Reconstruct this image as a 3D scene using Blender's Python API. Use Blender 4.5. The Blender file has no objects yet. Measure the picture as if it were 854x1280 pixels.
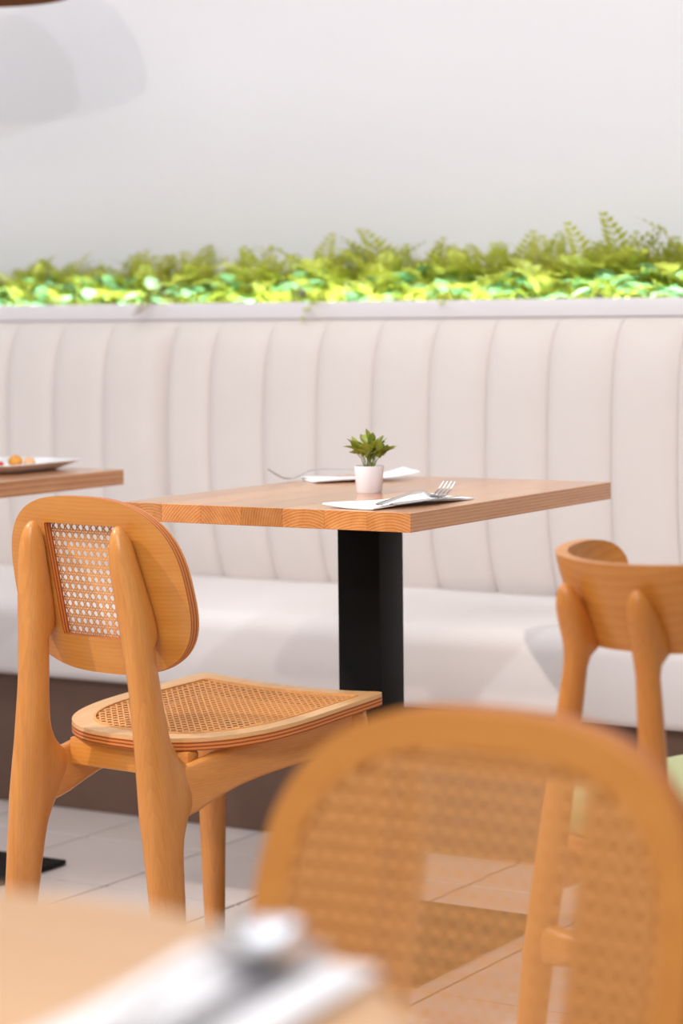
import bpy, bmesh, math, random
from mathutils import Matrix, Vector, noise
random.seed(7)
sc = bpy.context.scene
COL = sc.collection
PI = math.pi

# ------------------------------------------------------------------ camera
F_PX = 3060.0                       # focal length for a 854 x 1280 frame (about 86 mm)
RX = Vector((0.85555, 0.51761, -0.01056))      # image right in the world
RY = Vector((0.03384, -0.07627, -0.99651))     # image down
RZ = Vector((-0.51661, 0.85221, -0.08276))     # view direction
cd = bpy.data.cameras.new('camera'); cam = bpy.data.objects.new('camera', cd); COL.objects.link(cam)
m = Matrix.Identity(4)
for i in range(3):
    m[i][0] = RX[i]; m[i][1] = -RY[i]; m[i][2] = -RZ[i]
m[2][3] = 1.05
cam.matrix_world = m
cd.sensor_fit = 'VERTICAL'; cd.sensor_height = 36.0; cd.sensor_width = 24.0
cd.lens = 36.0 * F_PX / 1280.0
cd.clip_start = 0.05
cd.dof.use_dof = True; cd.dof.focus_distance = 3.62; cd.dof.aperture_fstop = 3.7
sc.camera = cam

# ------------------------------------------------------------------ world, lights, exposure
w = bpy.data.worlds.new('world'); sc.world = w; w.use_nodes = True
bg = w.node_tree.nodes['Background']; bg.inputs[0].default_value = (0.95, 0.97, 1.0, 1); bg.inputs[1].default_value = 0.33
vs = sc.view_settings
vs.view_transform = 'Standard'; vs.look = 'None'; vs.gamma = 1.0; vs.use_curve_mapping = False
vs.exposure = 0.13

def area(name, loc, target, size, power, color, spread=PI):
    l = bpy.data.lights.new(name, 'AREA'); l.shape = 'DISK'; l.size = size; l.energy = power; l.color = color; l.spread = spread
    o = bpy.data.objects.new(name, l); COL.objects.link(o); o.location = loc
    o.rotation_euler = (Vector(target) - Vector(loc)).to_track_quat('-Z', 'Y').to_euler(); return o
def spot(name, loc, target, power, color, angle, radius, blend=0.6):
    l = bpy.data.lights.new(name, 'SPOT'); l.energy = power; l.color = color; l.spot_size = math.radians(angle); l.spot_blend = blend
    l.shadow_soft_size = radius
    o = bpy.data.objects.new(name, l); COL.objects.link(o); o.location = loc
    o.rotation_euler = (Vector(target) - Vector(loc)).to_track_quat('-Z', 'Y').to_euler(); return o
WARM = (1.0, 0.88, 0.76); COOL = (0.78, 0.91, 1.0)
def panel(name, loc, sx, sy, power, color):
    l = bpy.data.lights.new(name, 'AREA'); l.shape = 'RECTANGLE'; l.size = sx; l.size_y = sy; l.energy = power; l.color = color
    o = bpy.data.objects.new(name, l); COL.objects.link(o); o.location = loc; return o
panel('added_wall_wash', (-4.0, 2.3, 3.08), 6.8, 1.2, 62, (0.87, 0.95, 1.05))  # added wash to brighten and even out the back wall, no known fixture
panel('added_seat_fill', (-2.0, 3.75, 3.08), 4.0, 0.4, 13, (1.0, 0.95, 0.90))  # added overhead fill that lifts the seat top, not an actual fitting
panel('added_front_fill', (-1.2, -0.4, 3.08), 3.0, 1.0, 88, (0.97, 0.96, 0.96))  # unseen fill added behind the camera for more frontal light
spot('ceiling_spot_warm', (-0.55, -2.06, 2.94), (-3.3, 4.87, 1.6), 185, WARM, 46, 0.05)
spot('ceiling_spot_cool', (0.28, -0.52, 2.90), (-3.4, 4.87, 1.6), 165, COOL, 46, 0.05)
spot('ceiling_spot_key', (-4.2, 1.2, 3.05), (-2.1, 2.9, 0.60), 330, (1.0, 0.91, 0.82), 32, 0.04)

# ------------------------------------------------------------------ materials
def srgb(r, g, b):
    f = lambda c: (c / 12.92 if c <= 0.04045 else ((c + 0.055) / 1.055) ** 2.4)
    return (f(r / 255), f(g / 255), f(b / 255), 1)
def mat(name):
    m = bpy.data.materials.new(name); m.use_nodes = True
    return m, m.node_tree, m.node_tree.nodes['Principled BSDF']
def plain(name, col, rough=0.5, metal=0.0, noise_amt=0.0, scale=60, bump=0.0, emit=None, sss=0):
    m, nt, b = mat(name)
    b.inputs['Base Color'].default_value = col; b.inputs['Roughness'].default_value = rough; b.inputs['Metallic'].default_value = metal
    if noise_amt or bump:
        tc = nt.nodes.new('ShaderNodeTexCoord'); n = nt.nodes.new('ShaderNodeTexNoise'); n.inputs['Scale'].default_value = scale; n.inputs['Detail'].default_value = 4
        nt.links.new(tc.outputs['Object'], n.inputs['Vector'])
        if noise_amt:
            mr = nt.nodes.new('ShaderNodeMapRange'); mr.inputs['To Min'].default_value = 1 - noise_amt; mr.inputs['To Max'].default_value = 1 + noise_amt
            nt.links.new(n.outputs['Fac'], mr.inputs['Value'])
            mx = nt.nodes.new('ShaderNodeVectorMath'); mx.operation = 'SCALE'; mx.inputs[0].default_value = col[:3]
            nt.links.new(mr.outputs['Result'], mx.inputs['Scale']); nt.links.new(mx.outputs['Vector'], b.inputs['Base Color'])
        if bump:
            bp = nt.nodes.new('ShaderNodeBump'); bp.inputs['Strength'].default_value = bump; bp.inputs['Distance'].default_value = 0.001
            nt.links.new(n.outputs['Fac'], bp.inputs['Height']); nt.links.new(bp.outputs['Normal'], b.inputs['Normal'])
    if emit:
        b.inputs['Emission Color'].default_value = emit[0]; b.inputs['Emission Strength'].default_value = emit[1]
    return m
def wood(name, light, dark, axis='Z', ring=0.0035, rough=0.38, amt=0.12, var=0.10, coat=0.15):
    """solid wood: growth rings round an off-centre axis, distorted, with fine pores along the grain"""
    m, nt, b = mat(name); N = nt.nodes.new; L = nt.links.new
    tc = N('ShaderNodeTexCoord'); oi = N('ShaderNodeObjectInfo')
    off = N('ShaderNodeVectorMath'); off.operation = 'MULTIPLY_ADD'
    comb = N('ShaderNodeCombineXYZ')
    mul = N('ShaderNodeMath'); mul.operation = 'MULTIPLY'; mul.inputs[1].default_value = 7.3
    fr = N('ShaderNodeMath'); fr.operation = 'FRACT'
    L(oi.outputs['Random'], mul.inputs[0]); L(mul.outputs[0], fr.inputs[0])
    L(oi.outputs['Random'], comb.inputs[0]); L(fr.outputs[0], comb.inputs[1]); L(fr.outputs[0], comb.inputs[2])
    off.inputs[1].default_value = (0.26, 0.26, 0.10); L(comb.outputs[0], off.inputs[0])
    add = N('ShaderNodeVectorMath'); add.operation = 'ADD'; off.inputs[2].default_value = (-0.13, -0.13, 0.03)
    L(tc.outputs['Object'], add.inputs[0]); L(off.outputs[0], add.inputs[1])
    mp = N('ShaderNodeMapping'); L(add.outputs[0], mp.inputs['Vector'])
    sc_ = [1, 1, 1]; sc_['XYZ'.index(axis)] = 0.10; mp.inputs['Scale'].default_value = sc_
    wv = N('ShaderNodeTexWave'); wv.wave_type = 'RINGS'; wv.rings_direction = axis; wv.wave_profile = 'SAW'
    wv.inputs['Scale'].default_value = 2 * PI / (20 * ring); wv.inputs['Distortion'].default_value = 3.5
    wv.inputs['Detail'].default_value = 2.0; wv.inputs['Detail Scale'].default_value = 0.22
    L(mp.outputs[0], wv.inputs['Vector'])
    nz = N('ShaderNodeTexNoise'); nz.inputs['Scale'].default_value = 420; nz.inputs['Detail'].default_value = 3; L(mp.outputs[0], nz.inputs['Vector'])
    n2 = N('ShaderNodeTexNoise'); n2.inputs['Scale'].default_value = 45; n2.inputs['Detail'].default_value = 2; L(mp.outputs[0], n2.inputs['Vector'])
    a1 = N('ShaderNodeMath'); a1.operation = 'MULTIPLY'; a1.inputs[1].default_value = amt; L(wv.outputs['Fac'], a1.inputs[0])
    a2 = N('ShaderNodeMath'); a2.operation = 'MULTIPLY_ADD'; a2.inputs[1].default_value = 0.35; L(nz.outputs['Fac'], a2.inputs[0]); L(a1.outputs[0], a2.inputs[2])
    a3 = N('ShaderNodeMath'); a3.operation = 'MULTIPLY_ADD'; a3.inputs[1].default_value = 0.55; L(n2.outputs['Fac'], a3.inputs[0]); L(a2.outputs[0], a3.inputs[2])
    rp = N('ShaderNodeValToRGB'); rp.color_ramp.elements[0].position = 0.22; rp.color_ramp.elements[0].color = light
    rp.color_ramp.elements[1].position = 1.0; rp.color_ramp.elements[1].color = dark
    L(a3.outputs[0], rp.inputs['Fac'])
    hs = N('ShaderNodeHueSaturation'); mr = N('ShaderNodeMapRange'); mr.inputs['To Min'].default_value = 1 - var; mr.inputs['To Max'].default_value = 1 + var
    L(fr.outputs[0], mr.inputs['Value']); L(mr.outputs['Result'], hs.inputs['Value']); L(rp.outputs[0], hs.inputs['Color'])
    L(hs.outputs[0], b.inputs['Base Color']); b.inputs['Roughness'].default_value = rough
    b.inputs['Coat Weight'].default_value = coat; b.inputs['Coat Roughness'].default_value = 0.25
    bp = N('ShaderNodeBump'); bp.inputs['Strength'].default_value = 0.08; bp.inputs['Distance'].default_value = 0.0006
    L(nz.outputs['Fac'], bp.inputs['Height']); L(bp.outputs['Normal'], b.inputs['Normal'])
    return m
def ply_edge(name, light, dark):
    m, nt, b = mat(name); N = nt.nodes.new; L = nt.links.new
    uv = N('ShaderNodeUVMap'); sp = N('ShaderNodeSeparateXYZ'); L(uv.outputs[0], sp.inputs[0])
    nz = N('ShaderNodeTexNoise'); nz.inputs['Scale'].default_value = 40; tc = N('ShaderNodeTexCoord'); L(tc.outputs['Object'], nz.inputs['Vector'])
    ma = N('ShaderNodeMath'); ma.operation = 'MULTIPLY_ADD'; ma.inputs[1].default_value = 2 * PI * 2.5; L(sp.outputs['Y'], ma.inputs[0])
    mb = N('ShaderNodeMath'); mb.operation = 'MULTIPLY'; mb.inputs[1].default_value = 1.5; L(nz.outputs['Fac'], mb.inputs[0]); L(mb.outputs[0], ma.inputs[2])
    sn = N('ShaderNodeMath'); sn.operation = 'SINE'; L(ma.outputs[0], sn.inputs[0])
    mr = N('ShaderNodeMapRange'); mr.inputs['From Min'].default_value = -1; L(sn.outputs[0], mr.inputs['Value'])
    rp = N('ShaderNodeValToRGB'); rp.color_ramp.elements[0].color = light; rp.color_ramp.elements[1].color = dark; rp.color_ramp.elements[0].position = 0.35
    L(mr.outputs['Result'], rp.inputs['Fac']); L(rp.outputs[0], b.inputs['Base Color']); b.inputs['Roughness'].default_value = 0.45
    return m
def fabric(name, col, rough=0.85):
    m, nt, b = mat(name); N = nt.nodes.new; L = nt.links.new
    b.inputs['Base Color'].default_value = col; b.inputs['Roughness'].default_value = rough
    b.inputs['Sheen Weight'].default_value = 0.25; b.inputs['Sheen Roughness'].default_value = 0.5
    tc = N('ShaderNodeTexCoord'); n = N('ShaderNodeTexNoise'); n.inputs['Scale'].default_value = 350; n.inputs['Detail'].default_value = 2
    mp = N('ShaderNodeMapping'); mp.inputs['Scale'].default_value = (1, 1, 1.8); L(tc.outputs['Object'], mp.inputs[0]); L(mp.outputs[0], n.inputs['Vector'])
    n2 = N('ShaderNodeTexNoise'); n2.inputs['Scale'].default_value = 5; n2.inputs['Detail'].default_value = 3; L(tc.outputs['Object'], n2.inputs['Vector'])
    mr = N('ShaderNodeMapRange'); mr.inputs['To Min'].default_value = 0.95; mr.inputs['To Max'].default_value = 1.04; L(n2.outputs['Fac'], mr.inputs['Value'])
    mx = N('ShaderNodeVectorMath'); mx.operation = 'SCALE'; mx.inputs[0].default_value = col[:3]; L(mr.outputs['Result'], mx.inputs['Scale']); L(mx.outputs['Vector'], b.inputs['Base Color'])
    bp = N('ShaderNodeBump'); bp.inputs['Strength'].default_value = 0.25; bp.inputs['Distance'].default_value = 0.001; L(n.outputs['Fac'], bp.inputs['Height']); L(bp.outputs['Normal'], b.inputs['Normal'])
    return m
def leafmat(name, c1, c2, trans=0.35):
    m, nt, b = mat(name); N = nt.nodes.new; L = nt.links.new
    oi = N('ShaderNodeObjectInfo'); tc = N('ShaderNodeTexCoord'); nz = N('ShaderNodeTexNoise'); nz.inputs['Scale'].default_value = 30; L(tc.outputs['Object'], nz.inputs['Vector'])
    ad = N('ShaderNodeMath'); ad.operation = 'MULTIPLY_ADD'; ad.inputs[1].default_value = 0.6; L(oi.outputs['Random'], ad.inputs[0])
    sb = N('ShaderNodeMath'); sb.operation = 'MULTIPLY'; sb.inputs[1].default_value = 0.6; L(nz.outputs['Fac'], sb.inputs[0]); L(sb.outputs[0], ad.inputs[2])
    mx = N('ShaderNodeMix'); mx.data_type = 'RGBA'; mx.inputs[6].default_value = c1; mx.inputs[7].default_value = c2; L(ad.outputs[0], mx.inputs[0])
    L(mx.outputs[2], b.inputs['Base Color']); b.inputs['Roughness'].default_value = 0.45
    tr = N('ShaderNodeBsdfTranslucent'); L(mx.outputs[2], tr.inputs['Color'])
    ms = N('ShaderNodeMixShader'); ms.inputs[0].default_value = trans; L(b.outputs[0], ms.inputs[1]); L(tr.outputs[0], ms.inputs[2])
    L(ms.outputs[0], nt.nodes['Material Output'].inputs['Surface'])
    return m

ASH_L, ASH_D = srgb(217, 150, 76), srgb(172, 96, 32)
M = {}
M['wall'] = plain('wall_paint', srgb(241, 239, 243), 0.75, noise_amt=0.012, scale=4, bump=0.05)
M['ceiling'] = plain('ceiling_paint', srgb(240, 238, 236), 0.8, noise_amt=0.01, scale=5)
M['tile'] = plain('floor_tile', srgb(214, 202, 197), 0.42, noise_amt=0.06, scale=9)
M['grout'] = plain('grout', srgb(122, 106, 98), 0.9, noise_amt=0.1, scale=120)
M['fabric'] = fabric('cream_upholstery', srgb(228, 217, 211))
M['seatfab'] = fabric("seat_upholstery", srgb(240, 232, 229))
M['rail'] = plain('painted_rail', srgb(236, 230, 232), 0.6, noise_amt=0.01, scale=8)
M['brown'] = plain('brown_kickboard', srgb(112, 84, 70), 0.6, noise_amt=0.10, scale=25, bump=0.1)
M['black'] = plain('black_metal', srgb(9, 9, 9), 0.55, noise_amt=0.15, scale=150, bump=0.1)
M['black'].node_tree.nodes['Principled BSDF'].inputs['Specular IOR Level'].default_value = 0.18
M['ash_z'] = wood('ash_upright', ASH_L, ASH_D, 'Z')
M['ash_y'] = wood('ash_rail', ASH_L, ASH_D, 'Y')
M['ash_x'] = wood('ash_face_veneer', srgb(218, 150, 70), srgb(190, 114, 38), 'X', ring=0.006, amt=0.22, coat=0.25)
M['seat_ven'] = wood('ash_seat_veneer', srgb(226, 180, 128), srgb(200, 148, 92), 'Y', ring=0.006, amt=0.22)
M['oakdark'] = wood('red_oak_upright', srgb(226, 148, 64), srgb(182, 98, 28), 'Z')
M['back2'] = wood('bent_oak_veneer', srgb(224, 150, 66), srgb(196, 116, 40), 'X', ring=0.012, amt=0.3)
M['plyedge'] = ply_edge('plywood_edge', srgb(210, 124, 56), srgb(128, 56, 18))
M['cane'] = plain('woven_cane', srgb(220, 156, 90), 0.5, noise_amt=0.12, scale=90)
M['top'] = wood('oak_stave', srgb(222, 160, 98), srgb(172, 98, 44), 'Y', ring=0.0045, rough=0.24, amt=0.5, var=0.22, coat=0.8)
M['round'] = wood('round_top_wood', srgb(226, 180, 132), srgb(206, 152, 102), 'X', ring=0.012, rough=0.4, amt=0.3)
M['white'] = plain('white_ceramic', srgb(240, 238, 240), 0.25, noise_amt=0.005, scale=20)
M['pot'] = plain('white_pot', srgb(240, 238, 243), 0.5, noise_amt=0.01, scale=40)
M['paper'] = plain('paper_napkin', srgb(240, 238, 240), 0.85, noise_amt=0.01, scale=60, bump=0.1)
M['steel'] = plain('polished_steel', srgb(205, 205, 208), 0.16, 1.0, noise_amt=0.02, scale=50)
M['soil'] = plain('dark_soil', srgb(70, 55, 40), 0.95, noise_amt=0.3, scale=150, bump=0.5)
M['fern'] = leafmat('fern_leaf', srgb(228, 222, 104), srgb(172, 186, 66), 0.5)
M['fernstem'] = plain('fern_stem', srgb(130, 140, 50), 0.6, noise_amt=0.1)
M['fernbrown'] = leafmat('dry_fern_leaf', srgb(150, 128, 70), srgb(120, 96, 50))
M['ivy'] = leafmat('broad_leaf', srgb(192, 222, 184), srgb(120, 180, 122), 0.35)
M['potleaf'] = leafmat('box_leaf', srgb(190, 194, 78), srgb(104, 124, 50), 0.3)
M['led'] = plain('led_strip', (1, 1, 1, 1), 0.5, emit=((0.86, 1.0, 0.96, 1), 28.0))
M['green'] = fabric('sage_upholstery', srgb(178, 184, 128))
M['fried'] = plain('fried_crumb', srgb(222, 150, 58), 0.65, noise_amt=0.3, scale=140, bump=0.8)
M['fried2'] = plain('pale_crumb', srgb(226, 176, 130), 0.65, noise_amt=0.2, scale=140, bump=0.8)
M['red'] = plain('red_pepper', srgb(196, 60, 48), 0.4, noise_amt=0.15, scale=80)
M['shade'] = wood('pendant_wood', srgb(176, 120, 76), srgb(128, 80, 46), 'Z', ring=0.012)
M['rope'] = plain('pendant_cord', srgb(60, 46, 38), 0.8, noise_amt=0.1)

# ------------------------------------------------------------------ helpers
def link(o, parent=None):
    COL.objects.link(o)
    if parent is not None: o.parent = parent
    return o
def mesh(name, verts, faces, mats, parent=None, smooth=40, midx=None, uvs=None, loc=None):
    me = bpy.data.meshes.new(name); me.from_pydata([tuple(v) for v in verts], [], faces)
    for mt in (mats if isinstance(mats, (list, tuple)) else [mats]): me.materials.append(M[mt])
    if midx:
        for p, i in zip(me.polygons, midx): p.material_index = i
    if uvs:
        ul = me.uv_layers.new(name='UVMap'); k = 0
        for fi, p in enumerate(me.polygons):
            for j in range(p.loop_total):
                ul.data[k].uv = uvs[fi][j] if uvs[fi] else (0, 0); k += 1
    bm = bmesh.new(); bm.from_mesh(me); bmesh.ops.recalc_face_normals(bm, faces=bm.faces); bm.to_mesh(me); bm.free()
    if smooth is not None:
        for p in me.polygons: p.use_smooth = True
        me.set_sharp_from_angle(angle=math.radians(smooth))
    o = bpy.data.objects.new(name, me)
    if loc: o.location = loc
    return link(o, parent)
def tag(o, label=None, cat=None, group=None, kind=None):
    if label: o['label'] = label
    if cat: o['category'] = cat
    if group: o['group'] = group
    if kind: o['kind'] = kind
    return o
def empty(name, loc=(0, 0, 0), rz=0, **k):
    o = bpy.data.objects.new(name, None); o.location = loc; o.rotation_euler = (0, 0, rz); o.empty_display_size = 0.05
    link(o); return tag(o, **k)
def box(name, x0, x1, y0, y1, z0, z1, mt, parent=None, bevel=0.0, seg=2, loc=None):
    bm = bmesh.new(); bmesh.ops.create_cube(bm, size=1)
    for v in bm.verts:
        v.co = Vector((x0 if v.co.x < 0 else x1, y0 if v.co.y < 0 else y1, z0 if v.co.z < 0 else z1))
    if bevel: bmesh.ops.bevel(bm, geom=bm.edges[:], offset=bevel, segments=seg, affect='EDGES', profile=0.5)
    me = bpy.data.meshes.new(name); bm.to_mesh(me); bm.free(); me.materials.append(M[mt])
    for p in me.polygons: p.use_smooth = True
    me.set_sharp_from_angle(angle=math.radians(30))
    o = bpy.data.objects.new(name, me)
    if loc: o.location = loc
    return link(o, parent)
def rings(rs, closed_caps=True):
    """loft of equal-length rings -> verts, faces"""
    n = len(rs[0]); V = [p for r in rs for p in r]; Fc = []
    for i in range(len(rs) - 1):
        for j in range(n):
            k = (j + 1) % n; Fc.append((i * n + j, i * n + k, (i + 1) * n + k, (i + 1) * n + j))
    if closed_caps:
        Fc.append(tuple(range(n))[::-1]); Fc.append(tuple((len(rs) - 1) * n + j for j in range(n)))
    return V, Fc
def ell(c, ax, ay, ux=(1, 0, 0), uy=(0, 1, 0), n=20, p=2.0):
    c = Vector(c); ux = Vector(ux); uy = Vector(uy); out = []
    for j in range(n):
        t = 2 * PI * j / n; cs, sn = math.cos(t), math.sin(t)
        cs = math.copysign(abs(cs) ** (2 / p), cs); sn = math.copysign(abs(sn) ** (2 / p), sn)
        out.append(c + ux * ax * cs + uy * ay * sn)
    return out
def tube(name, pts, rad, mt, parent=None, n=8, flat=1.0):
    pts = [Vector(p) for p in pts]; rs = []
    for i, p in enumerate(pts):
        d = (pts[min(i + 1, len(pts) - 1)] - pts[max(i - 1, 0)]).normalized()
        s = d.cross(Vector((0, 0, 1)));
        if s.length < 1e-3: s = Vector((1, 0, 0))
        s.normalize(); u = s.cross(d)
        r = rad[i] if isinstance(rad, (list, tuple)) else rad
        rs.append(ell(p, r, r * flat, s, u, n))
    V, Fc = rings(rs); return mesh(name, V, Fc, mt, parent)
def lathe(name, prof, mt, parent=None, n=40, loc=None, smooth=35):
    V = []; Fc = []
    for r, z in prof:
        for j in range(n):
            t = 2 * PI * j / n; V.append((r * math.cos(t), r * math.sin(t), z))
    for i in range(len(prof) - 1):
        for j in range(n):
            k = (j + 1) % n; Fc.append((i * n + j, i * n + k, (i + 1) * n + k, (i + 1) * n + j))
    if prof[0][0] > 1e-5: Fc.append(tuple(range(n))[::-1])
    if prof[-1][0] > 1e-5: Fc.append(tuple((len(prof) - 1) * n + j for j in range(n)))
    o = mesh(name, V, Fc, mt, parent, smooth=smooth, loc=loc)
    bm = bmesh.new(); bm.from_mesh(o.data); bmesh.ops.remove_doubles(bm, verts=bm.verts, dist=1e-6); bm.to_mesh(o.data); bm.free()
    return o
def copy_tree(o, parent=None):
    c = o.copy(); COL.objects.link(c); c.parent = parent
    for ch in list(o.children): copy_tree(ch, c)
    return c
def lerp(a, b, t): return a + (b - a) * t
def sstep(a, b, x):
    t = max(0, min(1, (x - a) / (b - a))); return t * t * (3 - 2 * t)
def interp(tab, x):
    if x <= tab[0][0]: return tab[0][1]
    for (a, va), (b, vb) in zip(tab, tab[1:]):
        if x <= b: return lerp(va, vb, (x - a) / (b - a))
    return tab[-1][1]

# ------------------------------------------------------------------ the room
WALL_Y = 4.87
X0, X1, Y0 = -7.6, 2.0, -3.0
o = box('floor', X0, X1, Y0, WALL_Y + 0.1, -0.12, -0.004, 'grout'); tag(o, kind='structure')
floor_obj = o
o = box('wall_back', X0, X1, WALL_Y, WALL_Y + 0.1, 0, 3.1, 'wall'); tag(o, kind='structure')
o = box('ceiling', X0, X1, Y0, WALL_Y + 0.1, 3.1, 3.2, 'ceiling'); tag(o, kind='structure')
# floor tiles, each its own piece (those the photo can reach); a plain field beyond
TX, TY = 0.290, 0.323; GX, GY = -2.0875, 3.226
tile_me = None
ix0, ix1, iy0, iy1 = -6, 7, -7, 3
for iy in range(iy0, iy1):
    for ix in range(ix0, ix1):
        cx, cy = GX + (ix + 0.5) * TX, GY + (iy + 0.5) * TY
        if tile_me is None:
            t = box('tile', -TX / 2 + .003, TX / 2 - .003, -TY / 2 + .003, TY / 2 - .003, -0.004, 0.0, 'tile', floor_obj, 0.0012, 1); tile_me = t.data
        else:
            t = bpy.data.objects.new('tile', tile_me); link(t, floor_obj)
        t.location = (cx, cy, 0)
fx0, fx1, fy0, fy1 = GX + ix0 * TX, GX + ix1 * TX, GY + iy0 * TY, GY + iy1 * TY
V = []; Fc = []
def q(x0, x1, y0, y1):
    b = len(V); V.extend([(x0, y0, 0), (x1, y0, 0), (x1, y1, 0), (x0, y1, 0)]); Fc.append((b, b + 1, b + 2, b + 3))
nx0 = int((fx0 - X0) / TX); nx1 = int((X1 - fx1) / TX); ny0 = int((fy0 - Y0) / TY)
for iy in range(iy0 - ny0, iy1 + 3):
    for ix in range(ix0 - nx0, ix1 + nx1):
        if ix0 <= ix < ix1 and iy0 <= iy < iy1: continue
        x, y = GX + ix * TX, GY + iy * TY
        if y + TY > WALL_Y: continue
        q(x + .0015, x + TX - .0015, y + .0015, y + TY - .0015)
o = mesh('outer_tiles', V, Fc, 'tile', floor_obj); o['kind'] = 'stuff'

# ------------------------------------------------------------------ banquette with channelled back
BX0, BX1 = -5.2, -0.2
bq = empty('banquette', (0, 0, 0), label='long cream upholstered banquette with vertical channelled back along the wall', cat='banquette')
box('base', BX0, BX1, 4.078, 4.62, 0.0, 0.288, 'brown', bq, 0.003)
# seat: rounded front roll, gentle crown
prof = []
zs0, zs1, yf, yb = 0.283, 0.448, 4.028, 4.618
for t in range(0, 7):
    a = PI + PI / 2 * (t / 6) * -1
    prof.append((yf + 0.03 + 0.03 * math.cos(PI - 0) * math.cos(PI / 2 * (1 - t / 6)), zs0 + 0.02 - 0.02 * math.sin(PI / 2 * (1 - t / 6))))
for t in range(1, 4): prof.append((yf - 0.004 * math.sin(PI * t / 4), lerp(zs0 + 0.02, zs1 - 0.045, t / 4)))
for t in range(0, 9):
    a = PI / 2 * t / 8; prof.append((yf + 0.05 - 0.05 * math.cos(a), zs1 - 0.045 + 0.045 * math.sin(a)))
for t in range(1, 6): prof.append((lerp(yf + 0.05, yb, t / 5), zs1 + 0.006 * math.sin(PI * t / 5)))
prof += [(yb, zs0)]
xs = [lerp(BX0, BX1, i / 60) for i in range(61)]
V, Fc = rings([[Vector((x, y, z + 0.0015 * math.sin(x * 9.0) * (z > .4))) for y, z in prof] for x in xs])
mesh('seat_cushion', V, Fc, 'seatfab', bq, smooth=50)
# back channels
k = 4.52 / 4.5
seams = [s * k for s in (-3.639, -3.502, -3.360, -3.190, -3.066, -2.924, -2.788, -2.648, -2.510, -2.374, -2.232, -2.088, -1.944)]
BREAK = seams[3]
while seams[0] > BX0 + .16: seams.insert(0, seams[0] - .1425)
while seams[-1] < BX1 - .16: seams.append(seams[-1] + .1445)
seams[0] = BX0; seams[-1] = BX1
backp = [(0.440, 4.575), (0.47, 4.556), (0.52, 4.537), (0.58, 4.524), (0.66, 4.516), (0.76, 4.514), (0.86, 4.518), (0.92, 4.525), (0.965, 4.537), (0.995, 4.553), (1.014, 4.571), (1.0225, 4.592)]
def smooth_prof(tab, n):
    out = []
    for i in range(n):
        s = i / (n - 1) * (len(tab) - 1); a = min(int(s), len(tab) - 2); u = s - a
        p0, p1, p2, p3 = [Vector(tab[max(0, min(len(tab) - 1, a + d))]) for d in (-1, 0, 1, 2)]
        out.append(0.5 * ((2 * p1) + (-p0 + p2) * u + (2 * p0 - 5 * p1 + 4 * p2 - p3) * u * u + (-p0 + 3 * p1 - 3 * p2 + p3) * u ** 3))
    return out
bp_ = smooth_prof(backp, 34)
for a, b in zip(seams, seams[1:]):
    na = 18; V = []; Fc = []
    endL = abs(a - BREAK) < 1e-6; endR = abs(b - BREAK) < 1e-6
    for i in range(na + 1):
        u = i / na; u = 0.5 - 0.5 * math.cos(PI * u)
        x = lerp(a + .0008, b - .0008, u)
        d = 0.016 * (1 - abs(2 * u - 1) ** 4.5)                       # padded channel
        if endL: d -= 0.022 * max(0, 1 - u / .30) ** 2.2              # cushion ends roll into the break
        if endR: d -= 0.030 * max(0, 1 - (1 - u) / .42) ** 2.2
        d0 = d
        for j, pz in enumerate(bp_):
            s = j / (len(bp_) - 1)
            d = d0 * (1 - sstep(.70, .97, s)) + .004 * sstep(.70, .97, s)
            dz0 = Vector(bp_[min(j + 1, len(bp_) - 1)]) - Vector(bp_[max(j - 1, 0)])
            nrm = Vector((dz0[1], -dz0[0])).normalized()               # (z, y) outward
            V.append((x, pz[1] + nrm[1] * d, pz[0] + nrm[0] * d))
    m_ = len(bp_)
    for i in range(na):
        for j in range(m_ - 1): Fc.append((i * m_ + j, (i + 1) * m_ + j, (i + 1) * m_ + j + 1, i * m_ + j + 1))
    # back board of the channel gives it its depth
    nb = len(V)
    for i in (0, na):
        x = a + .0008 if i == 0 else b - .0008
        V.append((x, 4.62, 0.44)); V.append((x, 4.62, 1.022))
    Fc.append((nb, nb + 1, nb + 3, nb + 2))
    Fc.append(tuple([j for j in range(m_)] + [nb + 1, nb])); Fc.append(tuple([na * m_ + j for j in range(m_)][::-1] + [nb + 2, nb + 3]))
    Fc.append(tuple([i * m_ for i in range(na + 1)] + [nb + 2, nb])); Fc.append(tuple([i * m_ + m_ - 1 for i in range(na + 1)] + [nb + 3, nb + 1]))
    mesh('back_channel', V, Fc, 'fabric', bq, smooth=60)

# ------------------------------------------------------------------ planter ledge behind the banquette
pl = empty('planter_ledge', (0, 0, 0), label='white planter ledge running along the wall above the banquette back', cat='planter')
box('front_rail', BX0, BX1, 4.588, 4.640, 1.0275, 1.066, 'rail', pl, 0.006)
box('back_board', BX0, BX1, 4.6225, 4.640, 0.0, 1.03, 'rail', pl)
box('trough_floor', BX0, BX1, 4.640, WALL_Y - .002, 0.92, 0.94, 'rail', pl)
box('soil', BX0, BX1, 4.66, WALL_Y - .002, 0.94, 1.035, 'soil', pl)
o = box('led_strip', BX0 + .02, BX1 - .02, 4.642, 4.656, 1.046, 1.056, 'led', None, 0.002, 1)
tag(o, 'glowing light strip hidden inside the planter ledge below the ferns', 'light strip')

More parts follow.
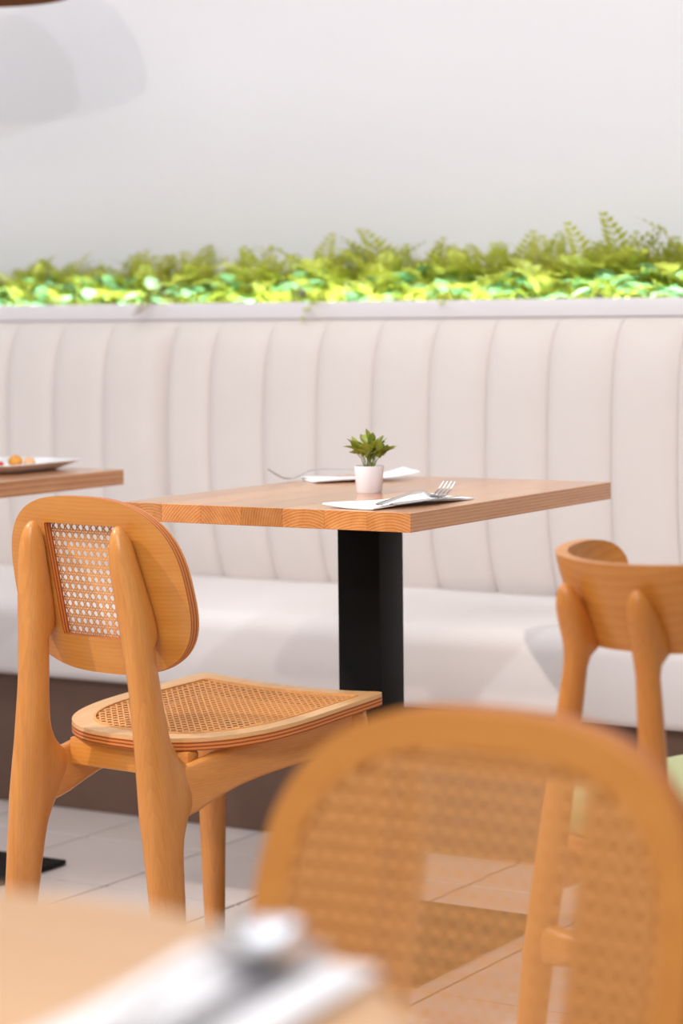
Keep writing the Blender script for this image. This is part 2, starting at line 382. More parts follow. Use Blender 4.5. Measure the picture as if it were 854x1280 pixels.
# ferns
def frond_mesh(name, L, seed, mt, wide=0.28, npair=13, bend=0.8):
    rnd = random.Random(seed); V = []; Fc = []
    def pos(t):                       # arching rachis in the local y-z plane
        a = bend * t * t
        return Vector((0.012 * math.sin(3 * t + seed), L * t * math.sin(a * 0.9 + 0.05), L * t * math.cos(a * 0.9)))
    n = 10
    for i in range(n):
        p, p2 = pos(i / n), pos((i + 1) / n); w0 = 0.0012 * (1 - i / n * .7)
        b = len(V); V += [p + Vector((-w0, 0, 0)), p + Vector((w0, 0, 0)), p2 + Vector((w0, 0, 0)), p2 + Vector((-w0, 0, 0))]; Fc.append((b, b + 1, b + 2, b + 3))
    for i in range(npair):
        t = 0.14 + 0.86 * (i + 0.5) / npair
        ln = L * wide * (math.sin(PI * min(1, (t - .02) ** 0.8)) * .9 + .12) * rnd.uniform(.85, 1.1)
        d = (pos(min(1, t + .03)) - pos(t - .03)).normalized(); base = pos(t)
        nrm = d.cross(Vector((1, 0, 0))).normalized()
        for s in (-1, 1):
            dr = (Vector((s, 0, 0)) * 0.85 + d * 0.55 + nrm * rnd.uniform(-.25, .1)).normalized()
            sd = dr.cross(nrm).normalized() * L * 0.028
            mid = base + dr * ln * .5 + nrm * ln * .06
            b = len(V); V += [base, mid + sd, base + dr * ln - nrm * ln * .06, mid - sd]; Fc += [(b, b + 1, b + 2), (b, b + 2, b + 3)]
    me = bpy.data.meshes.new(name); me.from_pydata([tuple(v) for v in V], [], Fc); me.materials.append(M[mt])
    for p in me.polygons: p.use_smooth = True
    return me
fr_me = [frond_mesh('frond', 0.14, s, 'fern', wide=w_, bend=b_) for s, w_, b_ in ((1, .24, .5), (2, .26, .8), (3, .22, .25), (4, .26, 1.1), (5, .20, .4))]
def leaf_mesh(name, L, W, mt, fold=0.25, curl=0.2):
    V = []; Fc = []; n = 6
    for i in range(n + 1):
        t = i / n; w_ = W * math.sin(PI * min(1, t ** 0.85 * 1.0)) * .5 + (0.0004 if 0 < i < n else 0)
        y = L * t; z = -curl * L * t * t
        V += [(-w_, y, z + fold * w_), (0, y, z), (w_, y, z + fold * w_)]
    for i in range(n):
        for j in range(2): a = i * 3 + j; Fc.append((a, a + 1, a + 4, a + 3))
    me = bpy.data.meshes.new(name); me.from_pydata(V, [], Fc); me.materials.append(M[mt])
    for p in me.polygons: p.use_smooth = True
    return me
ivy_me = [leaf_mesh('leaf', .055, .036, 'ivy'), leaf_mesh('leaf', .045, .03, 'ivy', .1, .35)]
rnd = random.Random(11)
def fern(x, y, hscale, group, label, nf=10):
    e = empty('fern', (x, y, 1.03), rnd.uniform(0, 6.28), label=label, cat='fern', group=group)
    nf = 15
    for i in range(nf):
        f = bpy.data.objects.new('frond', rnd.choice(fr_me)); link(f, e)
        tilt = rnd.uniform(0.05, 0.62) if i > 2 else rnd.uniform(0, .22)
        az = 2 * PI * i / nf * 1.618 + rnd.uniform(-.4, .4)
        if math.cos(az + e.rotation_euler[2]) > 0.2: tilt *= 0.3            # fronds on the wall side stay upright
        f.rotation_euler = (-tilt, 0, az)
        s = hscale * rnd.uniform(.75, 1.1) * (1.12 if i <= 2 else 1.0); f.scale = (s, s, s)
    return e
x = -5.1
LAB = {0: 'low yellow-green fern growing in the planter ledge on the left', 1: 'taller bright green fern growing in the planter ledge on the right'}
while x < -0.32:
    u = (x + 3.9) / 2.0
    hs = lerp(1.02, 1.36, max(0, min(1, u)) ** 1.3) * rnd.uniform(.82, 1.12)
    side = 0 if x < -2.85 else 1
    fern(x + rnd.uniform(-.015, .015), rnd.choice((4.725, 4.745, 4.765)), hs, 'ferns in the planter, left half' if side == 0 else 'ferns in the planter, right half', LAB[side])
    x += 0.05 if -4.2 < x < -1.85 else 0.075
def sprig(x, y):
    e = empty('leafy_sprig', (x, y, 1.03), rnd.uniform(0, 6.28), label='low broad-leaved sprig lit from below at the front of the planter', cat='plant', group='broad-leaved sprigs in the planter')
    for i in range(7):
        f = bpy.data.objects.new('leaf', rnd.choice(ivy_me)); link(f, e)
        f.location = (rnd.uniform(-.015, .015), rnd.uniform(-.015, .015), rnd.uniform(0.03, .085))
        f.rotation_euler = (rnd.uniform(-.1, .9), rnd.uniform(-.4, .4), 2 * PI * i / 7 + rnd.uniform(-.3, .3))
    tube('stem', [(0, 0, -.01), (0, 0.004, .04), (0.003, 0, .085)], .0018, 'fernstem', e, 6)
x = -5.1
while x < -0.3:
    sprig(x, rnd.uniform(4.685, 4.70)); x += rnd.uniform(.048, .07)
e = empty('drooping_frond', (-3.270, 4.655, 1.05), 0, label='dry brownish frond drooping over the planter rail', cat='frond')
dm = frond_mesh('frond', 0.10, 9, 'fernbrown', wide=.2, npair=9, bend=.4)
f = bpy.data.objects.new('frond', dm); link(f, e); f.location = (0, 0, 0)
f.rotation_euler = (0.75, 0, 0)
f2 = bpy.data.objects.new('frond', dm); link(f2, e); f2.rotation_euler = (2.75, 0, 0); f2.location = (0.0, -0.066, 0.070); f2.scale = (1.15,) * 3

# ------------------------------------------------------------------ square tables
def make_table(name, x0, x1, y0, y1, **k):
    cx, cy = (x0 + x1) / 2, (y0 + y1) / 2
    t = empty(name, (cx, cy, 0), 0, **k)
    hw, hd = (x1 - x0) / 2, (y1 - y0) / 2; n = 7; wv = 2 * hw / n
    for i in range(n):
        s = box('stave', -wv / 2, wv / 2, -hd, hd, -0.0145, 0.0145, 'top', t, 0.0006, 1, loc=(-hw + wv * (i + .5), 0, 0.7355))
    box('top_bracket', -.15, .15, -.2, .2, .715, .721, 'black', t, .001)
    box('pole', -.053, .027, -.04, .04, .012, .716, 'black', t, .003)
    bpl = box('base_plate', -.195, .195, -.2325, .2325, .002, .012, 'black', t, .003)
    for sx in (-1, 1):
        for sy in (-1, 1): box('foot_pad', sx * .17 - .012, sx * .17 + .012, sy * .2 - .012, sy * .2 + .012, 0, .003, 'black', bpl)
    return t
T1 = make_table('dining_table', -2.290, -1.768, 3.112, 3.806, label='square oak table on a black post with a small potted plant', cat='table')
T2 = make_table('dining_table', -3.285, -2.763, 3.066, 3.760, label='oak table at the left edge holding a white plate of food', cat='table')

# round table in the near foreground
RT = empty('round_table', (-0.735, 0.70, 0), 0, label='blurred round wooden table in the near left foreground', cat='table')
lathe('tabletop', [(0, .722), (.285, .722), (.297, .726), (.302, .736), (.297, .746), (.288, .75), (0, .75)], 'round', RT, 72)
lathe('pole', [(0, .01), (.038, .01), (.038, .715), (.10, .716), (.10, .722), (0, .722)], 'black', RT, 32)
lathe('base', [(0, 0), (.21, 0), (.213, .006), (.19, .012), (.05, .022), (0, .022)], 'black', RT, 48)

# ------------------------------------------------------------------ cane chair
W, S = 0.170, 0.0145          # back: half width, forward curve of its ends
ZT, ZB, KR, YB = 0.7873, 0.5261, -0.222, -0.2548
ZM, HB = (ZT + ZB) / 2, (ZT - ZB) / 2
TH = 0.014
WW, WZT, WZB = 0.0765, 0.7465, 0.5792
def back_y(x, z): return YB + KR * (z - ZM) + S * (x / W) ** 2
def outline(t, inset=0.0):
    cs, sn = math.cos(t), math.sin(t)
    n = 2.75
    x = math.copysign(abs(cs) ** (2 / n), cs); z = math.copysign(abs(sn) ** (2 / n), sn)
    wz = (W - inset) * (1.0 - 0.045 * z)         # a touch wider low down
    return x * wz, ZM + z * (HB - inset)
def inside_back(x, z, inset):
    zz = (z - ZM) / (HB - inset)
    if abs(zz) >= 1: return False
    wz = (W - inset) * (1.0 - 0.045 * zz)
    return (abs(x) / wz) ** 2.75 + abs(zz) ** 2.75 < 1
def back_panel(parent):
    N = 120; R_ = 7; V = []; Fc = []; mi = []; uv = []
    def win(t):
        # window outline (rounded rectangle) matched by angle
        cs, sn = math.cos(t), math.sin(t); n = 50
        d = (abs(cs) ** n + abs(sn) ** n) ** (-1 / n)
        return WW * cs * d, (WZT + WZB) / 2 + (WZT - WZB) / 2 * sn * d
    for side in (0, 1):
        for r in range(R_ + 1):
            for j in range(N):
                t = 2 * PI * j / N
                # sample the outline at the direction-matched parameter
                xo, zo = outline(t); xi, zi = win(t)
                u = r / R_
                x, z = lerp(xi, xo, u), lerp(zi, zo, u)
                V.append((x, back_y(x, z) + (TH if side else 0), z))
    A = lambda s, r, j: s * (R_ + 1) * N + r * N + (j % N)
    for s in (0, 1):
        for r in range(R_):
            for j in range(N):
                Fc.append((A(s, r, j), A(s, r, j + 1), A(s, r + 1, j + 1), A(s, r + 1, j))); mi.append(0); uv.append(None)
    for r in (0, R_):
        for j in range(N):
            Fc.append((A(0, r, j), A(0, r, j + 1), A(1, r, j + 1), A(1, r, j))); mi.append(1)
            uv.append([(j / N, 0), ((j + 1) / N, 0), ((j + 1) / N, 1), (j / N, 1)])
    return mesh('back_panel', V, Fc, ['ash_x', 'plyedge'], parent, smooth=35, midx=mi, uvs=uv)
def ring_strip(name, pin, pout, up, thick, mt, parent):
    """flat closed strip between two outlines, lifted by thick"""
    n = len(pin); V = [Vector(p) for p in pin] + [Vector(p) for p in pout] + [Vector(p) + up * thick for p in pin] + [Vector(p) + up * thick for p in pout]
    Fc = []
    for j in range(n):
        k = (j + 1) % n
        Fc += [(2 * n + j, 2 * n + k, 3 * n + k, 3 * n + j), (j, k, n + k, n + j), (j, k, 2 * n + k, 2 * n + j), (n + j, n + k, 3 * n + k, 3 * n + j)]
    return mesh(name, V, Fc, mt, parent, smooth=35)
def cane_mesh(surface, inside, ext_u, ext_v, pitch=0.0128, lift=0.0045):
    """real woven strands: paired uprights, paired weavers and both diagonals"""
    V = []; Fc = []
    wd, th = 0.0019, 0.0003
    def strand(p0, d, length, z):
        n = int(length / 0.006); run = []
        sd = (-d[1], d[0])
        def flush():
            if len(run) > 1:
                b0 = len(V)
                for (a, b) in run:
                    for s in (-1, 1):
                        V.append(surface(a + sd[0] * s * wd / 2, b + sd[1] * s * wd / 2, z)); V.append(surface(a + sd[0] * s * wd / 2, b + sd[1] * s * wd / 2, z + th))
                for i in range(len(run) - 1):
                    o = b0 + i * 4
                    Fc.extend([(o + 1, o + 3, o + 7, o + 5), (o, o + 4, o + 6, o + 2), (o, o + 1, o + 5, o + 4), (o + 2, o + 6, o + 7, o + 3)])
            run.clear()
        for i in range(n + 1):
            a, b = p0[0] + d[0] * length * i / n, p0[1] + d[1] * length * i / n
            if inside(a, b): run.append((a, b))
            else: flush()
        flush()
    nu, nv = int(ext_u / pitch) + 1, int(ext_v / pitch) + 1
    for i in range(-nu, nu + 1):
        for s in (-1, 1): strand((i * pitch + s * .0017, -ext_v), (0, 1), 2 * ext_v, lift)
    for j in range(-nv, nv + 1):
        for s in (-1, 1): strand((-ext_u, j * pitch + s * .0017), (1, 0), 2 * ext_u, lift + .0002)
    L = 2 * (ext_u + ext_v); q_ = math.sqrt(.5)
    for i in range(-2 * nu - 2 * nv, 2 * nu + 2 * nv + 1):
        c = (i + .5) * pitch
        strand((c - L * q_ / 2, -L * q_ / 2), (q_, q_), L, lift + .0004)
        strand((c + L * q_ / 2, -L * q_ / 2), (-q_, q_), L, lift + .0006)
    return V, Fc
# seat shape
SW, SF, SR, STH, SBT = 0.193, 0.204, -0.205, 0.013, 0.0055   # half width, front, rear, ply thickness, raised border
def seat_out(t, inset=0.0):
    """closed outline, t in 0..1"""
    pts = seat_out.cache.get(inset)
    if pts is None:
        pts = []
        w_ = SW - inset; f_ = SF - inset; r_ = -SR - inset
        nb = 60
        for i in range(nb + 1):                       # rear curve from +x to -x
            a = PI * i / nb; cs, sn = math.cos(a), math.sin(a); n = 2.5
            x = math.copysign(abs(cs) ** (2 / n), cs) * w_; y = -abs(sn) ** (2 / n) * (r_ + 0.02) + 0.02
            pts.append((x, y))
        rc = max(.012, .022 - inset * .3)
        for i in range(1, 13): u = i / 12; pts.append((-w_ * (1 - .03 * u), lerp(.02, f_ - rc, u)))
        for i in range(1, 7): a = PI / 2 * i / 6; pts.append((-w_ * .97 + rc - rc * math.cos(a), f_ - rc + rc * math.sin(a)))
        xa = w_ * .97 - rc
        for i in range(1, 19): u = i / 18; xx = lerp(-xa, xa, u); pts.append((xx, f_ + .006 * (1 - (xx / xa) ** 2)))
        for i in range(1, 7): a = PI / 2 * i / 6; pts.append((xa + rc * math.sin(a), f_ - rc + rc * math.cos(a)))
        for i in range(1, 12): u = i / 12; pts.append((w_ * (.97 + .03 * u), lerp(f_ - rc, .02, u)))
        seat_out.cache[inset] = pts
    return pts
seat_out.cache = {}
def seat_z(x, y):
    return 0.4490 + 0.067 * (y - 0.03) - 0.010 * (1 - (x / SW) ** 2) * sstep(-.15, 0.2, y)
def poly_inside(pts):
    def f(x, y):
        c = False; n = len(pts); j = n - 1
        for i in range(n):
            xi, yi = pts[i]; xj, yj = pts[j]
            if (yi > y) != (yj > y) and x < (xj - xi) * (y - yi) / (yj - yi) + xi: c = not c
            j = i
        return c
    return f
def seat_panel(parent):
    po, pi_ = seat_out(0, 0.0), seat_out(0, .036); N = len(po); R_ = 4; V = []; Fc = []; mi = []; uv = []
    for s in (0, 1):
        for r in range(R_ + 1):
            u = r / R_
            for (xo, yo), (xi, yi) in zip(po, pi_):
                xx, yy = lerp(xi, xo, u), lerp(yi, yo, u); V.append((xx, yy, seat_z(xx, yy) - SBT - (0 if s else STH)))
    A = lambda s, r, j: s * (R_ + 1) * N + r * N + (j % N)
    for s in (0, 1):
        for r in range(R_):
            for j in range(N):
                Fc.append((A(s, r, j), A(s, r, j + 1), A(s, r + 1, j + 1), A(s, r + 1, j))); mi.append(0); uv.append(None)
    for r in (0, R_):
        for j in range(N):
            Fc.append((A(0, r, j), A(0, r, j + 1), A(1, r, j + 1), A(1, r, j))); mi.append(1)
            uv.append([(j / N, 0), ((j + 1) / N, 0), ((j + 1) / N, 1), (j / N, 1)])
    return mesh('seat', V, Fc, ['seat_ven', 'plyedge'], parent, smooth=35, midx=mi, uvs=uv)
def rear_leg(parent, s):
    """post and leg in one: bullet top, wedge against the back, flare into the side rail"""
    rs = []; zs = []
    z = 0.0
    while z < 0.70: zs.append(z); z += 0.0125
    for i in range(13): a = PI / 2 * i / 12; zs.append(0.703 + 0.046 * math.sin(a))
    for z in zs:
        x = s * (0.0846 + (0.75 - z) * 0.1105)
        yc = interp([(0, -.272), (.15, -.264), (.3, -.259), (.42, -.260), (.52, -.265), (.6, -.272), (.68, -.281), (.76, -.288)], z)
        hx = interp([(0, .0165), (.2, .0205), (.34, .0235), (.42, .022), (.55, .0205), (.62, .0215), (.68, .0195), (.71, .0165), (.76, .015)], z)
        hy = interp([(0, .018), (.2, .028), (.33, .033), (.40, .030), (.5, .023), (.6, .0215), (.68, .020), (.76, .017)], z)
        if z > 0.703:
            q_ = math.sqrt(max(0, 1 - ((z - .703) / .0462) ** 2)); q_ = max(q_, .04); hx *= q_; hy *= q_
        # wedge on the front that carries the back panel (ends in a notch below it)
        wf = 0.016 * sstep(.580, .590, z) * (1 - sstep(.60, .72, z))
        # flare that runs into the side rail
        dz = (z - .372)
        fl = 0.055 * math.exp(-(dz / (.040 if dz > 0 else .045)) ** 2)
        ring = []
        for j in range(24):
            t = 2 * PI * j / 24; cs, sn = math.cos(t), math.sin(t); p = 2.4
            ex = math.copysign(abs(cs) ** (2 / p), cs) * hx; ey = math.copysign(abs(sn) ** (2 / p), sn) * hy
            if sn > 0:
                ey += (wf + fl) * sn
                if fl > .01: ex *= 1 - .45 * sn * min(1, fl / .05)
            ring.append(Vector((x + ex, yc + ey, z)))
        rs.append(ring)
    V, Fc = rings(rs); return mesh('rear_leg', V, Fc, 'ash_z', parent, smooth=50)
def rail(parent, s):
    rs = []
    for i in range(19):
        u = i / 18; y = lerp(-.228, .185, u)
        x = s * lerp(.1265, .148, u); zc = interp([(0, .360), (.1, .366), (.2, .377), (.3, .385), (.5, .393), (1, .408)], u)
        hz = lerp(.038, .029, sstep(0, .45, u)); hx = .0125
        rs.append(ell((x, y, zc), hx, hz, (1, 0, 0), (0, 0, 1), 20, 3.2))
    V, Fc = rings(rs); return mesh('side_rail', V, Fc, 'ash_y', parent, smooth=50)
def front_leg(parent, s):
    rs = []
    for z, h in ((0, .0135), (.004, .0145), (.1, .017), (.2, .0195), (.3, .0215), (.38, .022), (.42, .021), (.428, .017)):
        rs.append(ell((s * lerp(.152, .146, z / .42), lerp(.178, .168, z / .42), z), h, h * 1.05, n=20, p=2.3))
    V, Fc = rings(rs); return mesh('front_leg', V, Fc, 'ash_z', parent, smooth=50)
cane_proto = {}
def make_cane_chair(loc, rz, label, group):
    c = empty('cane_chair', loc, rz, label=label, cat='chair', group=group)
    bpn = back_panel(c)
    NN = 120
    pin = []; pout = []
    for j in range(NN):
        t = 2 * PI * j / NN
        x, z = outline(t, .027); pin.append((x, back_y(x, z) + TH - .001, z))
        x, z = outline(t, .0015); pout.append((x, back_y(x, z) + TH - .001, z))
    ring_strip('front_border', pin, pout, Vector((0, 1, 0)), .0065, 'ash_x', bpn)
    surf = lambda u, v, h: (u, back_y(u, ZM + v) + TH + h, ZM + v)
    V, Fc = cane_mesh(surf, lambda u, v: inside_back(u, ZM + v, .0262), W, HB)
    mesh('cane_weave', V, Fc, 'cane', bpn, smooth=None)
    st = seat_panel(c)
    p1, p2 = seat_out(0, .034), seat_out(0, .0302)
    p0 = seat_out(0, .0)
    ring_strip('seat_border', [(x, y, seat_z(x, y) - SBT) for x, y in p2], [(x * .9985, y * .9985, seat_z(x, y) - SBT) for x, y in p0], Vector((0, 0, 1)), SBT, 'seat_ven', st)
    ring_strip('cane_spline', [(x, y, seat_z(x, y) - .004) for x, y in p1], [(x, y, seat_z(x, y) - .004) for x, y in p2], Vector((0, 0, 1)), .0053, 'cane', st)
    V, Fc = cane_mesh(lambda u, v, h: (u, v, seat_z(u, v) - SBT + h), poly_inside(p1), .2, .22)
    mesh('cane_weave', V, Fc, 'cane', st, smooth=None)
    for s in (-1, 1):
        rear_leg(c, s); rail(c, s); front_leg(c, s)
    box('rear_apron', -.119, .119, -.185, -.160, .374, .4155, 'ash_x', c, .004)
    box('front_apron', -.14, .14, .150, .172, .395, .430, 'ash_x', c, .004)
    return c
CH1 = make_cane_chair((-2.0935, 3.0593, 0), -0.1195, 'ash cane-seat chair in sharp focus seen from behind, tucked at the square table', 'cane chairs')
CH2 = copy_tree(CH1)
CH2.location = (-0.7613, 1.1395, 0); CH2.rotation_euler = (0, 0, 3.043)
CH2['label'] = 'blurred cane-back chair facing the camera in the near right foreground'

# ------------------------------------------------------------------ bent-back chair with sage seat
def make_bent_chair(loc, rz, label):
    c = empty('bent_back_chair', loc, rz, label=label, cat='chair')
    # back band: deep U in plan, flaring outwards at the top
    N = 56; V = []; Fc = []; mi = []; uv = []
    OY, zt, zb = -.09, .762, .660
    R_ = 10; AM = math.radians(107)
    def pt(u, v, s):
        a = u * AM
        e = (1 - abs(u) ** 9) ** (1 / 2.2)                # rounded ends
        lo = zb + .022 * abs(u) ** 3; hi = zt + .016 * abs(u) ** 2
        zc, h = (lo + hi) / 2, (hi - lo) / 2 * e
        z = zc + h * v
        r = .160 - .034 * max(0, (zt - z) / (zt - zb)) ** 1.2 - s
        return (r * math.sin(a), OY - r * math.cos(a), z)
    for s in (0, .0145):
        for i in range(N + 1):
            u = lerp(-.9999, .9999, i / N)
            u = math.copysign(1 - (1 - abs(u)) ** 1.35, u)
            for j in range(R_ + 1): V.append(pt(u, -1 + 2 * j / R_, s))
    B = (N + 1) * (R_ + 1)
    for s in (0, 1):
        for i in range(N):
            for j in range(R_):
                a = s * B + i * (R_ + 1) + j; Fc.append((a, a + R_ + 1, a + R_ + 2, a + 1))
    for j in (0, R_):
        for i in range(N):
            a = i * (R_ + 1) + j; b = a + R_ + 1; Fc.append((a, b, B + b, B + a))
    for i in (0, N):
        for j in range(R_):
            a = i * (R_ + 1) + j; Fc.append((a, a + 1, B + a + 1, B + a))
    mesh('backrest', V, Fc, 'back2', c, smooth=50)
    for s in (-1, 1):
        rs = []; zs = [i * .0125 for i in range(56)] + [.700 + .036 * math.sin(PI / 2 * i / 10) for i in range(11)]
        for z in zs:
            x = s * interp([(0, .134), (.66, .052), (.74, .054)], z)
            y = OY + interp([(0, -.165), (.3, -.160), (.645, -.142), (.665, -.142), (.735, -.160)], z)
            h = interp([(0, .013), (.3, .0185), (.45, .0175), (.645, .0135), (.655, .0155), (.69, .0165), (.74, .0150)], z)
            hy = h
            fr_ = .022 * sstep(.648, .656, z) * (1 - sstep(.66, .725, z))
            if z > .700: q_ = max(.05, math.sqrt(max(0, 1 - ((z - .700) / .0361) ** 2))); h *= q_; hy *= q_
            ring = ell((x, y, z), h, hy, n=20, p=2.2)
            for v in ring:
                if v.y > y: v.y += fr_ * (v.y - y) / hy
            rs.append(ring)
        V, Fc = rings(rs); mesh('rear_leg', V, Fc, 'oakdark', c, smooth=50)
        rs = []
        for z, h in ((0, .013), (.1, .016), (.25, .019), (.38, .02), (.415, .019)):
            rs.append(ell((s * .175, .19, z), h, h, n=18))
        V, Fc = rings(rs); mesh('front_leg', V, Fc, 'oakdark', c, smooth=50)
        rs = [ell((s * lerp(.098, .172, i / 8), lerp(-.246, .19, i / 8), lerp(.385, .395, i / 8)), .011, .020, (1, 0, 0), (0, 0, 1), 16, 3) for i in range(9)]
        V, Fc = rings(rs); mesh('side_rail', V, Fc, 'oakdark', c, smooth=50)
    # rear stretcher swelling where it meets each leg
    rs = []
    for i in range(21):
        u = -1 + i / 10; x = u * .106
        hz = .019 + .016 * abs(u) ** 3
        rs.append(ell((x, -.250, .312), .013, hz, (0, 1, 0), (0, 0, 1), 16, 3))
    V, Fc = rings(rs); mesh('rear_stretcher', V, Fc, 'ash_x', c, smooth=50)
    # seat frame + pad
    def slab(name, half, y0, y1, z0, z1, mt, rr):
        rs = []
        for z, ins in ((z0, .006), (z0 + .006, 0), (z1 - rr, 0), (z1 - rr * .3, rr * .3), (z1, rr)):
            n = 40; ring = []
            for j in range(n):
                t = 2 * PI * j / n; cs, sn = math.cos(t), math.sin(t); p = 4.0
                ring.append(Vector(((half - ins) * math.copysign(abs(cs) ** (2 / p), cs) * (1 + .06 * math.sin(t)), (y0 + y1) / 2 + ((y1 - y0) / 2 - ins) * math.copysign(abs(sn) ** (2 / p), sn), z)))
            rs.append(ring)
        V, Fc = rings(rs); return mesh(name, V, Fc, mt, c, smooth=50)
    slab('seat_frame', .185, -.205, .215, .405, .43, 'oakdark', .004)
    slab('seat_pad', .190, -.205, .222, .43, .478, 'green', .02)
    return c
make_bent_chair((-1.096, 2.726, 0), -0.293, 'wooden chair with curved solid back and sage green seat at the right edge')

# ------------------------------------------------------------------ table ware
POT = empty('potted_plant', (-2.030, 3.437, 0.75), 0, label='small artificial green plant in a white pot on the square table', cat='plant')
lathe('pot', [(0, 0), (.0195, 0), (.0207, .0015), (.0245, .0425), (.0245, .044), (.0228, .044), (.0222, .038), (0, .038)], 'pot', POT, 40)
lathe('soil', [(0, .0375), (.0221, .0385), (.0221, .0395), (0, .0405)], 'soil', POT, 24)
lm = [leaf_mesh('leaf', .025, .0135, 'potleaf', .35, .12), leaf_mesh('leaf', .021, .012, 'potleaf', .4, .3), leaf_mesh('leaf', .029, .0125, 'potleaf', .3, .05)]
rnd = random.Random(5)
for i in range(20):
    az = 2 * PI * i / 20 * 2.4 + rnd.uniform(-.2, .2); sp = rnd.uniform(.35, .85) if i % 4 else rnd.uniform(0, .2)
    h = rnd.uniform(.016, .036) * (1.2 - .4 * sp)
    tip = Vector((math.cos(az) * sp * .030, math.sin(az) * sp * .030, .040 + h))
    st = tube('stem', [(math.cos(az) * .006, math.sin(az) * .006, .036), (tip * .5) + Vector((0, 0, .02)), tip], .0007, 'fernstem', POT, 5)
    for j in range(3):
        f = bpy.data.objects.new('leaf', rnd.choice(lm)); link(f, st)
        f.location = tip * (1 - .10 * (j // 2))
        f.rotation_euler = (rnd.uniform(.45, 1.25), rnd.uniform(-.4, .4), az - PI / 2 + (j - 1) * 1.15 + rnd.uniform(-.35, .35))

def napkin(loc, rz, wx, wy, label, wave=0.004, lift=None):
    nx, ny = 16, 26; V = []; Fc = []
    for s in (0, 1):
        for i in range(nx + 1):
            for j in range(ny + 1):
                x, y = (i / nx - .5) * wx, (j / ny - .5) * wy
                z = wave * .4 * (1 + math.sin(x * 40 + y * 22)) * (0.3 + abs(2 * i / nx - 1))
                if lift: z += lift * max(0, 2 * j / ny - 1) ** 2
                V.append((x, y, z + .0008 + s * .0022))
    n1 = ny + 1; B = (nx + 1) * n1
    for s in (0, 1):
        for i in range(nx):
            for j in range(ny): a = s * B + i * n1 + j; Fc.append((a, a + n1, a + n1 + 1, a + 1))
    for i in range(nx):
        for j in (0, ny): a = i * n1 + j; Fc.append((a, a + n1, B + a + n1, B + a))
    for j in range(ny):
        for i in (0, nx): a = i * n1 + j; Fc.append((a, a + 1, B + a + 1, B + a))
    o = mesh('napkin', V, Fc, 'paper', None, smooth=40, loc=loc); o.rotation_euler = (0, 0, rz)
    return tag(o, label, 'napkin', 'paper napkins')
def fork(loc, rz, label, group='table forks', roll=0, flip=1, L=.19):
    e = empty('fork', loc, rz, label=label, cat='fork', group=group)
    tab = [(0, .0), (.25, .006), (.52, .0125), (.62, .012), (.70, .006), (.78, .001), (.86, .003), (.93, .011), (1.0, .022)]
    zf = lambda t: interp(tab, t) * flip + (.0 if flip > 0 else .022)
    V = []; Fc = []
    ts = [i / 40 * .80 for i in range(41)]
    wt = [(0, .0035), (.02, .0085), (.06, .0095), (.3, .006), (.55, .0035), (.64, .004), (.70, .010), (.76, .0125), (.80, .0125)]
    rs = []
    for t in ts:
        w_ = interp(wt, t); z = zf(t)
        rs.append([Vector((-w_, t * L, z)), Vector((-w_ * .6, t * L, z - .001)), Vector((w_ * .6, t * L, z - .001)), Vector((w_, t * L, z)), Vector((w_ * .6, t * L, z + .001)), Vector((-w_ * .6, t * L, z + .001))])
    V, Fc = rings(rs); mesh('handle', V, Fc, 'steel', e, smooth=45)
    for k in range(4):
        x = (k - 1.5) * .0072; rs = []
        for i in range(10):
            t = lerp(.795, 1.0, i / 9); w_ = .0019 * (1 - .55 * (i / 9) ** 2); z = zf(t)
            rs.append([Vector((x - w_, t * L, z - .0008)), Vector((x + w_, t * L, z - .0008)), Vector((x + w_, t * L, z + .0008)), Vector((x - w_, t * L, z + .0008))])
        V, Fc = rings(rs); mesh('tine', V, Fc, 'steel', e, smooth=45)
    return e
def knife(loc, rz, label, L=.205):
    e = empty('knife', loc, rz, label=label, cat='knife', group='table knives')
    rs = []
    for i in range(20):
        t = i / 19 * .5; w_ = interp([(0, .004), (.03, .0085), (.3, .0075), (.5, .006)], t); h = interp([(0, .001), (.1, .0025), (.5, .002)], t)
        rs.append(ell((0, t * L, .0027), w_, h, (1, 0, 0), (0, 0, 1), 10))
    V, Fc = rings(rs); mesh('handle', V, Fc, 'steel', e)
    rs = []
    for i in range(20):
        t = lerp(.49, 1, i / 19); w_ = interp([(.49, .005), (.55, .008), (.85, .0085), (.96, .006), (1, .0008)], t)
        rs.append([Vector((-w_, t * L, .0022)), Vector((0, t * L, .0016)), Vector((w_, t * L, .0022)), Vector((0, t * L, .0032))])
    V, Fc = rings(rs); mesh('blade', V, Fc, 'steel', e)
    return e
TZ = 0.750
napkin((-1.872, 3.262, TZ), -0.16, .10, .25, 'white paper napkin under a fork and knife by the near table corner')
fork((-1.846, 3.150, TZ + .0075), -0.10, 'steel fork resting on the napkin near the table corner, tines up')
knife((-1.822, 3.150, TZ + .0055), -0.06, 'steel table knife lying beside the fork on the near napkin')
napkin((-2.192, 3.680, TZ), -0.72, .095, .19, 'white paper napkin at the far side of the table behind the potted plant', lift=.012)
fork((-2.163, 3.690, TZ + .0165), 2.094, 'steel fork lying on the far napkin behind the potted plant').rotation_euler = (-0.09, 0, 2.094)
